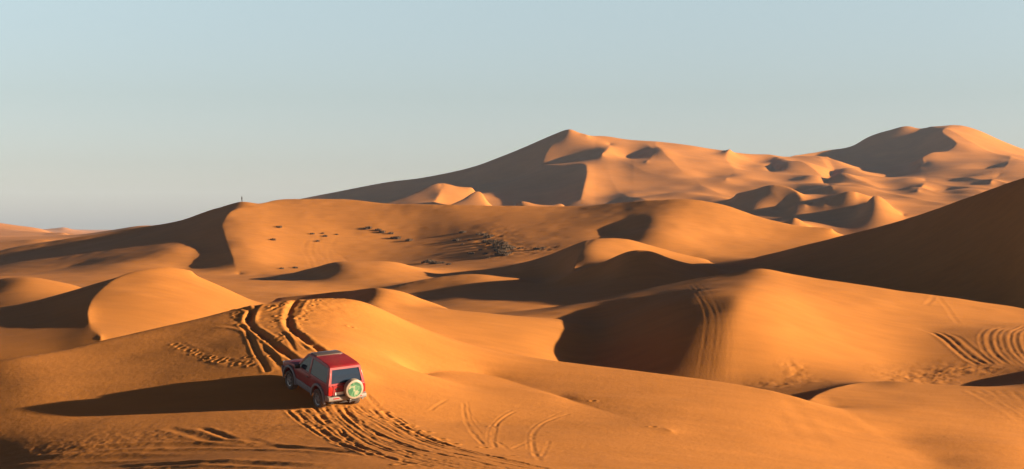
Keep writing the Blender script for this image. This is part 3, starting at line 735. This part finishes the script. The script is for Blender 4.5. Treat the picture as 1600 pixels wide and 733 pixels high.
def make_car():
    root = bpy.data.objects.new('off_road_car', None); COL.objects.link(root)
    root['label'] = 'red off-road car with grey trim and green printed spare wheel cover climbing the near dune'
    root['category'] = 'car'
    AR, WR = 0.47, 0.385
    FY, RY = 1.19, -1.19
    def arch(cy, a0=0, a1=180, n=14, r=AR):
        return [(cy + r * math.cos(R(a0 + (a1 - a0) * k / n)), 0.44 + r * math.sin(R(a0 + (a1 - a0) * k / n))) for k in range(n + 1)]
    low = [(-1.90, 0.56), (-1.95, 0.72), (-1.955, 1.02), (-1.93, 1.15), (0.66, 1.15), (0.80, 1.17), (1.25, 1.125), (1.70, 1.05), (1.90, 0.96), (1.97, 0.80), (1.96, 0.56), (1.72, 0.48)]
    low += arch(FY) + arch(RY) + [(-1.72, 0.48)]
    def fx(z): return 1.0 - (0.03 * (z - 0.95) / 0.2 if z > 0.95 else 0.0)
    bm = extrude_x(low, -0.815, 0.815, fx)
    bevel(bm, 0.045, 3, 40)
    for v in bm.verts:                  # rounded plan shape at nose and tail
        if v.co.y > 1.4: v.co.x *= 1 - 0.10 * ((v.co.y - 1.4) / 0.57)**2
        if v.co.y < -1.7: v.co.x *= 1 - 0.05 * ((-1.7 - v.co.y) / 0.25)**2
    body = obj('body', bm, M_RED, root)
    # dark underbody that fills the tunnel between the arches
    obj('chassis', box_bm((-0.60, -1.80, 0.33), (0.60, 1.80, 0.90), 0.03), M_BLACK, root)
    # axles
    for y in (FY, RY):
        obj('axle', lathe_x([(-0.62, 0.0), (-0.62, 0.05), (-0.1, 0.05), (-0.1, 0.13), (0.1, 0.13), (0.1, 0.05), (0.62, 0.05), (0.62, 0.0)], 16, 0, y, WR - 0.02), M_BLACK, root)
    # cabin frame: pillars, header and roof as separate bars so the glass is real
    side = [(-1.93, 1.13), (-1.86, 1.50), (-1.76, 1.78), (-1.66, 1.85), (-1.0, 1.885), (-0.2, 1.875), (0.04, 1.83), (0.36, 1.52), (0.72, 1.13)]
    cab = bmesh.new()
    def bar(poly, x0, x1):
        b2 = extrude_x(poly, x0, x1, lean)
        me = bpy.data.meshes.new('t'); b2.to_mesh(me); b2.free(); cab.from_mesh(me); bpy.data.meshes.remove(me)
    B = 0.79
    for sg in (-1, 1):
        x0, x1 = sorted((sg * B, sg * (B - 0.06)))
        bar([(-1.93, 1.13), (-1.86, 1.50), (-1.76, 1.79), (-1.60, 1.79), (-1.70, 1.48), (-1.73, 1.13)], x0, x1)      # rear corner
        bar([(-0.42, 1.13), (-0.42, 1.80), (-0.31, 1.80), (-0.29, 1.13)], x0, x1)                                    # middle pillar
        bar([(0.72, 1.13), (0.36, 1.52), (0.04, 1.83), (-0.06, 1.80), (0.26, 1.50), (0.60, 1.13)], x0, x1)           # windscreen pillar
        bar([(-1.93, 1.12), (-1.93, 1.18), (0.67, 1.18), (0.72, 1.12)], x0, x1)                                      # belt line
        bar([(-1.77, 1.75), (-1.76, 1.80), (-0.2, 1.86), (0.04, 1.83), (0.10, 1.76), (-0.1, 1.78)], x0, x1)          # above the windows
    bevel(cab, 0.012, 2, 40)
    cabin = obj('cabin_frame', cab, M_RED, root)
    rf = extrude_x([(-1.77, 1.78), (-1.70, 1.84), (-1.5, 1.875), (-0.9, 1.895), (-0.2, 1.88), (0.0, 1.85), (0.06, 1.81), (-0.2, 1.80), (-1.6, 1.78)], -0.79, 0.79, lean)
    bevel(rf, 0.035, 3, 30)
    roof = obj('roof', rf, M_RED, root)
    sr_ = extrude_x([(-0.52, 1.885), (-0.52, 1.912), (-0.15, 1.905), (0.02, 1.872), (0.02, 1.85), (-0.15, 1.88)], -0.70, 0.70, lean)
    obj('roof_deflector', bevel(sr_, 0.01, 2), plain('deflector_smoke', (0.07, 0.06, 0.055), 0.3, coat=0.3, noise=0.2, dust=0.3), root)
    # tailgate: lower panel and frame round the rear window
    tg = bmesh.new()
    def rear_y(z): return -1.93 + (0.07 * (z - 1.13) / 0.37 if z < 1.5 else 0.07 + 0.10 * (z - 1.5) / 0.28)
    def plate_bar(x0, x1, z0, z1, out=0.012, th=0.05, b=tg):
        vs = []
        for dy in (-out, th):
            for x, z in ((x0, z0), (x1, z0), (x1, z1), (x0, z1)):
                vs.append(b.verts.new((x * lean(z), rear_y(z) + dy, z)))
        for q in ((0, 1, 2, 3), (7, 6, 5, 4), (0, 4, 5, 1), (1, 5, 6, 2), (2, 6, 7, 3), (3, 7, 4, 0)):
            b.faces.new([vs[i] for i in q])
    plate_bar(-0.79, 0.79, 1.13, 1.20); plate_bar(-0.79, -0.68, 1.20, 1.72); plate_bar(0.68, 0.79, 1.20, 1.72); plate_bar(-0.79, 0.79, 1.72, 1.80)
    bevel(tg, 0.008, 2, 40)
    gate = obj('tailgate_frame', tg, M_RED, root)
    gp = bmesh.new(); add_box(gp, (-0.60, -1.985, 0.66), (0.66, -1.93, 1.13)); bevel(gp, 0.018, 2)
    tgp = obj('tailgate', gp, M_RED, root)
    obj('handle', box_bm((-0.50, -2.01, 0.98), (-0.30, -1.984, 1.03), 0.008), M_BLACK, tgp)
    # number plate on the tailgate beside the spare wheel
    obj('number_plate', box_bm((-0.52, -2.003, 0.76), (-0.16, -1.986, 0.87), 0.004), M_PLATE, root)
    # glass
    def pane(name, pts):
        b = bmesh.new()
        a = [b.verts.new(p) for p in pts]
        f = b.faces.new(a); b.normal_update()
        n = f.normal.copy()
        r = bmesh.ops.extrude_face_region(b, geom=[f])
        for v in [g for g in r['geom'] if isinstance(g, bmesh.types.BMVert)]: v.co -= n * 0.006
        return obj(name, b, M_GLASS, root, smooth=False)
    for sg in (-1, 1):
        def sp(y, z): return (sg * (0.79 * lean(z) - 0.022), y, z)
        pane('side_window', [sp(-1.73, 1.18), sp(-0.42, 1.18), sp(-0.42, 1.78), sp(-1.62, 1.76), sp(-1.70, 1.48)])
        pane('side_window', [sp(-0.29, 1.18), sp(0.56, 1.18), sp(0.26, 1.50), sp(-0.04, 1.79), sp(-0.31, 1.79)])
    rw = pane('rear_window', [(x * lean(z), rear_y(z) + 0.02, z) for x, z in ((-0.68, 1.20), (0.68, 1.20), (0.68, 1.50), (0.68, 1.72), (-0.68, 1.72), (-0.68, 1.50))])
    obj('wiper', box_bm((-0.10, -1.955, 1.205), (0.44, -1.94, 1.225), 0.004), M_BLACK, rw)
    pane('windscreen', [(x * lean(z), y, z) for x, y, z in ((-0.72, 0.66, 1.17), (0.72, 0.66, 1.17), (0.72, 0.32, 1.52), (0.72, 0.0, 1.81), (-0.72, 0.0, 1.81), (-0.72, 0.32, 1.52))])
    # interior
    fl = box_bm((-0.74, -1.85, 0.92), (0.74, 0.62, 1.135), 0.02)
    obj('interior_floor', fl, M_SEAT, root)
    for x in (-0.36, 0.36):
        st = bmesh.new()
        add_box(st, (x - 0.24, -0.28, 1.10), (x + 0.24, 0.22, 1.22)); add_box(st, (x - 0.23, -0.40, 1.16), (x + 0.23, -0.27, 1.58)); add_box(st, (x - 0.12, -0.39, 1.60), (x + 0.12, -0.30, 1.74))
        bevel(st, 0.03, 2)
        obj('seat', st, M_SEAT, root)
    st = bmesh.new(); add_box(st, (-0.60, -1.32, 1.12), (0.60, -1.18, 1.50)); bevel(st, 0.03, 2)
    obj('seat', st, M_SEAT, root)
    obj('dashboard', box_bm((-0.70, 0.34, 1.10), (0.70, 0.62, 1.24), 0.03), M_BLACK, root)
    # doors with handles, lower trim, flares
    for sg in (-1, 1):
        d = extrude_x([(-0.40, 0.66), (-0.44, 1.12), (0.62, 1.12), (0.66, 0.66)], sg * 0.80, sg * 0.823, fx)
        door = obj('door', bevel(d, 0.006, 2), M_RED, root)
        obj('handle', box_bm((min(sg * 0.818, sg * 0.838), -0.36, 0.985), (max(sg * 0.818, sg * 0.838), -0.18, 1.02), 0.006), M_BLACK, door)
        t = extrude_x([(-0.70, 0.42), (-0.72, 0.66), (0.72, 0.66), (0.70, 0.42)], sg * 0.80, sg * 0.845)
        obj('side_trim', bevel(t, 0.015, 2), M_GREY, root)
        for cy in (FY, RY):
            b = bmesh.new()
            n = 18
            prof = [(0.80, 0.47), (0.872, 0.475), (0.880, 0.52), (0.862, 0.56), (0.80, 0.575)]
            rings = []
            for k in range(n + 1):
                a = R(-8 + 196 * k / n)
                rings.append([b.verts.new((sg * x, cy + r * math.cos(a), 0.44 + r * math.sin(a))) for x, r in prof])
            for a, c in zip(rings[:-1], rings[1:]):
                for k in range(len(prof)):
                    b.faces.new((a[k], a[(k + 1) % len(prof)], c[(k + 1) % len(prof)], c[k]))
            b.faces.new(rings[0]); b.faces.new(rings[-1][::-1])
            obj('wheel_arch_flare', b, M_GREY, root)
        # mirrors
        mb = box_bm((min(sg * 0.80, sg * 1.02), 0.36, 1.14), (max(sg * 0.80, sg * 1.02), 0.46, 1.32), 0.03)
        obj('wing_mirror', mb, M_BLACK, root)
        # rear corner lamps
        b = box_bm((min(sg * 0.63, sg * 0.80), -1.985, 0.76), (max(sg * 0.63, sg * 0.80), -1.90, 1.10), 0.02)
        obj('tail_light', b, M_LAMP, root)
        b = box_bm((min(sg * 0.50, sg * 0.74), 1.90, 0.80), (max(sg * 0.50, sg * 0.74), 1.985, 0.95), 0.03)
        obj('headlight', b, M_CLEAR, root)
        b = box_bm((min(sg * 0.36, sg * 0.62), -2.065, 0.625), (max(sg * 0.36, sg * 0.62), -2.04, 0.665), 0.006)
        obj('bumper_light', b, M_LAMP, root)
    # bumpers
    rb = extrude_x([(-1.80, 0.50), (-2.02, 0.52), (-2.06, 0.58), (-2.05, 0.70), (-1.90, 0.74), (-1.80, 0.74)], -0.86, 0.86)
    for v in rb.verts:
        if v.co.y < -1.9: v.co.x *= 0.96
    bumper = obj('rear_bumper', bevel(rb, 0.03, 3), M_BUMP, root)
    obj('bumper_step', box_bm((-0.62, -2.055, 0.742), (0.62, -1.99, 0.752), 0.002), M_BLACK, bumper)
    fb = extrude_x([(1.80, 0.46), (2.04, 0.50), (2.08, 0.60), (2.04, 0.74), (1.92, 0.78), (1.80, 0.78)], -0.84, 0.84)
    for v in fb.verts:
        if v.co.y > 1.95: v.co.x *= 0.90
    obj('front_bumper', bevel(fb, 0.03, 3), M_GREY, root)
    gr = bmesh.new()
    for k in range(5): add_box(gr, (-0.46, 1.965, 0.80 + k * 0.03), (0.46, 1.985, 0.815 + k * 0.03))
    obj('grille', gr, M_BLACK, root)
    obj('tow_ball', lathe_x([(-0.03, 0.0), (-0.03, 0.03), (0.0, 0.042), (0.03, 0.03), (0.03, 0.0)], 14, 0.06, -2.13, 0.56), M_ALLOY, root)
    obj('tow_bar', box_bm((0.02, -2.15, 0.45), (0.10, -1.80, 0.52), 0.01), M_BLACK, root)
    # wheels
    def tyre_bm(): return lathe_x([(-0.11, 0.24), (-0.125, 0.30), (-0.122, 0.345), (-0.10, 0.378), (-0.05, 0.385), (0.05, 0.385), (0.10, 0.378), (0.122, 0.345), (0.125, 0.30), (0.11, 0.24), (-0.11, 0.24)], 44)
    def rim_bm(sg):
        b = lathe_x([(sg * 0.10, 0.245), (sg * 0.09, 0.215), (sg * 0.02, 0.205), (sg * 0.02, 0.0)], 36)
        for k in range(6):
            a = R(60 * k)
            c, s_ = math.cos(a), math.sin(a)
            vs = []
            for x in (sg * 0.03, sg * 0.092):
                for r, w_ in ((0.03, 0.035), (0.225, 0.026)):
                    for q in (-1, 1):
                        vs.append(b.verts.new((x, r * c - q * w_ * s_, r * s_ + q * w_ * c)))
            for q in ((0, 1, 3, 2), (4, 6, 7, 5), (0, 4, 5, 1), (2, 3, 7, 6), (0, 2, 6, 4), (1, 5, 7, 3)):
                b.faces.new([vs[i] for i in q])
        lathe_x([(sg * 0.03, 0.062), (sg * 0.105, 0.055), (sg * 0.11, 0.0)], 18, bm=b)
        return b
    for sg in (-1, 1):
        for y in (FY, RY):
            w = bpy.data.objects.new('wheel', None); COL.objects.link(w); w.parent = root
            w.location = (sg * 0.735, y, WR)
            obj('tyre', tyre_bm(), M_RUB, w); obj('rim', rim_bm(sg), M_ALLOY, w)
    # spare wheel in its printed cover, right of the middle of the tailgate
    sw = bpy.data.objects.new('spare_wheel', None); COL.objects.link(sw); sw.parent = root
    sw.location = (0.20, -1.985, 0.985)
    sw.rotation_euler = (0, 0, -math.pi / 2)       # local +x faces backwards
    sw['label'] = 'spare wheel under a white cover with a mottled green print'
    obj('tyre', lathe_x([(0.0, 0.0), (0.0, 0.36), (0.03, 0.375), (0.10, 0.375)], 44), M_RUB, sw)
    obj('cover_side', lathe_x([(0.055, 0.372), (0.07, 0.392), (0.20, 0.392), (0.238, 0.375), (0.252, 0.335), (0.252, 0.30)], 48), plain('cover_white', (0.33, 0.27, 0.19), 0.45, noise=0.15, dust=0.25), sw)
    obj('cover_face', lathe_x([(0.252, 0.30), (0.262, 0.29), (0.266, 0.15), (0.266, 0.0)], 48), cover_mat(), sw)
    return root

car = make_car()
# stand it on the ground on its four wheels
AL, CS, CL = R(33.0), 1.04, 1.09
fwd = Vector((-math.sin(AL), math.cos(AL), 0)); rgt = Vector((math.cos(AL), math.sin(AL), 0))
rear_c = ground_at(526, 633, 60, 90)
def zb(x, y):
    c = np.interp(CX + x / y * F, pxs, PXI); r = np.interp(y, ds, DSI)
    c0, r0 = int(c), int(r); fc, fr = c - c0, r - r0
    return float((ZB[r0, c0] * (1 - fc) + ZB[r0, c0 + 1] * fc) * (1 - fr) + (ZB[r0 + 1, c0] * (1 - fc) + ZB[r0 + 1, c0 + 1] * fc) * fr)
def wheel_ground(a, b):
    p = rear_c + fwd * (a + 1.19) * CS * CL + rgt * b * CS
    return Vector((p.x, p.y, zb(p.x, p.y)))
fl_, fr_, rl_, rr_ = wheel_ground(1.19, -0.735), wheel_ground(1.19, 0.735), wheel_ground(-1.19, -0.735), wheel_ground(-1.19, 0.735)
yv = ((fl_ + fr_) - (rl_ + rr_)).normalized()
xv = ((fr_ + rr_) - (fl_ + rl_)).normalized()
zv = xv.cross(yv).normalized(); xv = yv.cross(zv)
cen = (fl_ + fr_ + rl_ + rr_) / 4
car.matrix_world = Matrix(((xv.x, yv.x, zv.x, cen.x), (xv.y, yv.y, zv.y, cen.y), (xv.z, yv.z, zv.z, cen.z - 0.03), (0, 0, 0, 1))) @ Matrix.Diagonal((CS, CS * CL, CS, 1))
print('CAR pitch', math.degrees(math.asin(yv.z)), 'roll', math.degrees(math.asin(xv.z)), cen)

# ------------------------------------------------------------------ tussocks on the long dune
M_GRASS = plain('dry_tussock', (0.115, 0.062, 0.026), 0.9, noise=0.5, scale=9)
def tussock_mesh(seed):
    rnd = random.Random(seed)
    bm = bmesh.new()
    for k in range(120):
        a, r = rnd.uniform(0, 6.283), 0.55 * rnd.random()**0.6
        x, y = r * math.cos(a), r * math.sin(a)
        h = rnd.uniform(0.35, 0.75) * (1 - 0.5 * r)
        out = rnd.uniform(0.1, 0.5)
        w = rnd.uniform(0.02, 0.045)
        t = a + rnd.uniform(-1, 1)
        px_, py_ = -math.sin(t) * w, math.cos(t) * w
        tip = (x + out * math.cos(t) * h, y + out * math.sin(t) * h, h)
        mid_ = (x + 0.35 * out * math.cos(t) * h, y + 0.35 * out * math.sin(t) * h, h * 0.6)
        v = [bm.verts.new(q) for q in ((x - px_, y - py_, -0.1), (x + px_, y + py_, -0.1), (mid_[0] + px_, mid_[1] + py_, mid_[2]), (mid_[0] - px_, mid_[1] - py_, mid_[2]), tip)]
        bm.faces.new((v[0], v[1], v[2], v[3])); bm.faces.new((v[3], v[2], v[4]))
    me = bpy.data.meshes.new('grass_tussock'); bm.to_mesh(me); bm.free(); me.materials.append(M_GRASS)
    return me
TM = [tussock_mesh(k) for k in range(4)]
_tr = random.Random(3)
def zg(x, y):
    c = np.interp(CX + x / y * F, pxs, PXI); r = np.interp(y, ds, DSI)
    c0, r0 = int(c), int(r); fc, fr = c - c0, r - r0
    return float((Zg[r0, c0] * (1 - fc) + Zg[r0, c0 + 1] * fc) * (1 - fr) + (Zg[r0 + 1, c0] * (1 - fc) + Zg[r0 + 1, c0 + 1] * fc) * fr)
def tussock(px, py, size, label, group=None, dlo=318, dhi=415):
    p = ground_at(px, py, dlo, dhi)
    o = bpy.data.objects.new('grass_tussock', TM[_tr.randrange(4)]); COL.objects.link(o)
    o.location = (p.x, p.y, zg(p.x, p.y)); o.rotation_euler = (0, 0, _tr.uniform(0, 6.28))
    o.scale = (size * 1.05, size * 1.05, size * 0.72)
    o['label'] = label; o['category'] = 'plant'
    if group: o['group'] = group
DENSE = 'dark dry tussock crowded into the dense patch at the foot of the long dune'
for x, y, k in [(748, 367, 1.3), (757, 368, 1.2), (762, 372, 1.6), (768, 370, 1.2), (760, 378, 1.6), (766, 381, 1.5), (772, 377, 1.4), (776, 384, 1.6), (780, 379, 1.3), (784, 388, 1.8), (778, 392, 1.5),
                (788, 382, 1.5), (792, 386, 1.6), (790, 392, 1.7), (786, 397, 1.7), (796, 390, 1.6), (799, 388, 1.2), (780, 399, 1.6), (794, 397, 1.4), (772, 388, 1.2), (783, 395, 1.6), (789, 399, 1.5)]:
    tussock(x, y, k, DENSE, 'tussocks in the dense patch')
for x, y, k in [(803, 388, 0.9), (812, 389, 0.9), (816, 388, 0.7), (838, 389, 1.1), (843, 389, 0.8), (848, 388, 0.9)]:
    tussock(x, y, k, 'small dark tussock in the short row along the shadow edge right of the dense patch', 'tussocks along the shadow edge')
for x, y, k in [(724, 364, 1.3), (721, 364, 1.0), (714, 376, 1.4), (710, 376, 0.9), (735, 376, 0.9), (722, 382, 0.6), (750, 391, 0.8), (737, 397, 1.1), (733, 396, 0.8), (758, 398, 0.9), (763, 403, 0.7), (701, 413, 0.9)]:
    tussock(x, y, k, 'lone dry tussock scattered on the sunlit sand left of the dense patch', 'scattered tussocks left of the dense patch')
for x, y, k in [(576, 358, 1.5), (572, 359, 1.1), (591, 361, 1.3), (597, 364, 1.4), (611, 366, 1.1), (615, 373, 1.3), (621, 373, 1.5), (639, 377, 1.5)]:
    tussock(x, y, k, 'dark tussock in the slanting row across the middle of the lit dune face', 'tussocks in the slanting row')
for x, y, k in [(488, 366, 0.9), (504, 365, 0.7), (508, 370, 1.0), (526, 367, 0.7), (496, 377, 0.9)]:
    tussock(x, y, k, 'faint small tussock in the loose cluster high on the left of the lit dune face', 'small tussocks on the left of the lit face')
tussock(436, 356, 1.2, 'single dark tussock farthest left near the crest of the lit dune face')
tussock(427, 375, 1.1, 'single faint tussock low at the left edge of the lit dune face')
for x, y, k in [(665, 411, 1.6), (671, 410, 1.9), (677, 412, 1.8), (684, 412, 1.4), (692, 411, 1.0)]:
    tussock(x, y, k, 'dark tussock in the low clump above the small lit dune at mid left', 'tussocks in the low clump', 300, 415)
for x, y, k in [(461, 420, 1.0), (440, 421, 0.8)]:
    tussock(x, y, k, 'tiny tussock at the foot of the lit dune face beside the small shaded crest', 'tussocks at the foot of the lit face', 300, 415)

# ------------------------------------------------------------------ the figure on the crest
def make_person():
    """standing figure in dark clothes, one continuous skin surface"""
    V = {'pelvis': (0, 0, 0.92, 0.15), 'belly': (0.0, 0.01, 1.08, 0.13), 'chest': (0.01, 0.03, 1.30, 0.155), 'neck': (0.02, 0.05, 1.47, 0.06), 'head': (0.03, 0.07, 1.60, 0.10), 'crown': (0.03, 0.07, 1.70, 0.075),
         'hipL': (-0.10, 0, 0.86, 0.10), 'kneeL': (-0.12, 0.05, 0.48, 0.07), 'ankL': (-0.14, -0.03, 0.09, 0.05), 'toeL': (-0.15, 0.14, 0.04, 0.04),
         'hipR': (0.10, 0, 0.86, 0.10), 'kneeR': (0.14, -0.02, 0.48, 0.07), 'ankR': (0.20, -0.14, 0.09, 0.05), 'toeR': (0.22, 0.03, 0.04, 0.04),
         'shL': (-0.19, 0.03, 1.40, 0.065), 'elL': (-0.27, -0.02, 1.13, 0.05), 'haL': (-0.24, 0.08, 0.88, 0.04),
         'shR': (0.21, 0.03, 1.40, 0.065), 'elR': (0.31, 0.02, 1.14, 0.05), 'haR': (0.27, 0.15, 0.92, 0.04)}
    E = [('pelvis', 'belly'), ('belly', 'chest'), ('chest', 'neck'), ('neck', 'head'), ('head', 'crown'), ('pelvis', 'hipL'), ('hipL', 'kneeL'), ('kneeL', 'ankL'), ('ankL', 'toeL'),
         ('pelvis', 'hipR'), ('hipR', 'kneeR'), ('kneeR', 'ankR'), ('ankR', 'toeR'), ('chest', 'shL'), ('shL', 'elL'), ('elL', 'haL'), ('chest', 'shR'), ('shR', 'elR'), ('elR', 'haR')]
    k = list(V)
    me = bpy.data.meshes.new('person')
    me.from_pydata([V[n][:3] for n in k], [(k.index(a), k.index(b)) for a, b in E], [])
    o = bpy.data.objects.new('person', me); COL.objects.link(o)
    md = o.modifiers.new('skin', 'SKIN')
    for i, n in enumerate(k):
        me.skin_vertices[0].data[i].radius = (V[n][3], V[n][3])
    me.skin_vertices[0].data[0].use_root = True
    sub = o.modifiers.new('smooth', 'SUBSURF'); sub.levels = 2; sub.render_levels = 2
    me.materials.append(plain('dark_clothes', (0.03, 0.028, 0.03), 0.9, noise=0.2))
    o['label'] = 'tiny person in dark clothes standing on the dark rounded dune top against the sky'
    o['category'] = 'person'
    hr = bmesh.new(); bmesh.ops.create_uvsphere(hr, u_segments=16, v_segments=10, radius=0.115)
    for v in hr.verts: v.co = Vector((v.co.x * 0.95 + 0.03, v.co.y + 0.05, v.co.z * 1.0 + 1.66))
    obj('head_scarf', hr, plain('scarf', (0.06, 0.05, 0.05), 0.9, noise=0.2), o)
    return o
pr = make_person()
pk = max(((zg((378 - CX) / F * d, d) / d), d) for d in np.linspace(400, 440, 160))[1]
pr.location = ((378 - CX) / F * pk, pk, zg((378 - CX) / F * pk, pk) - 0.02)
pr.scale = (0.80, 0.80, 0.80)
pr.rotation_euler = (0, 0, R(60))
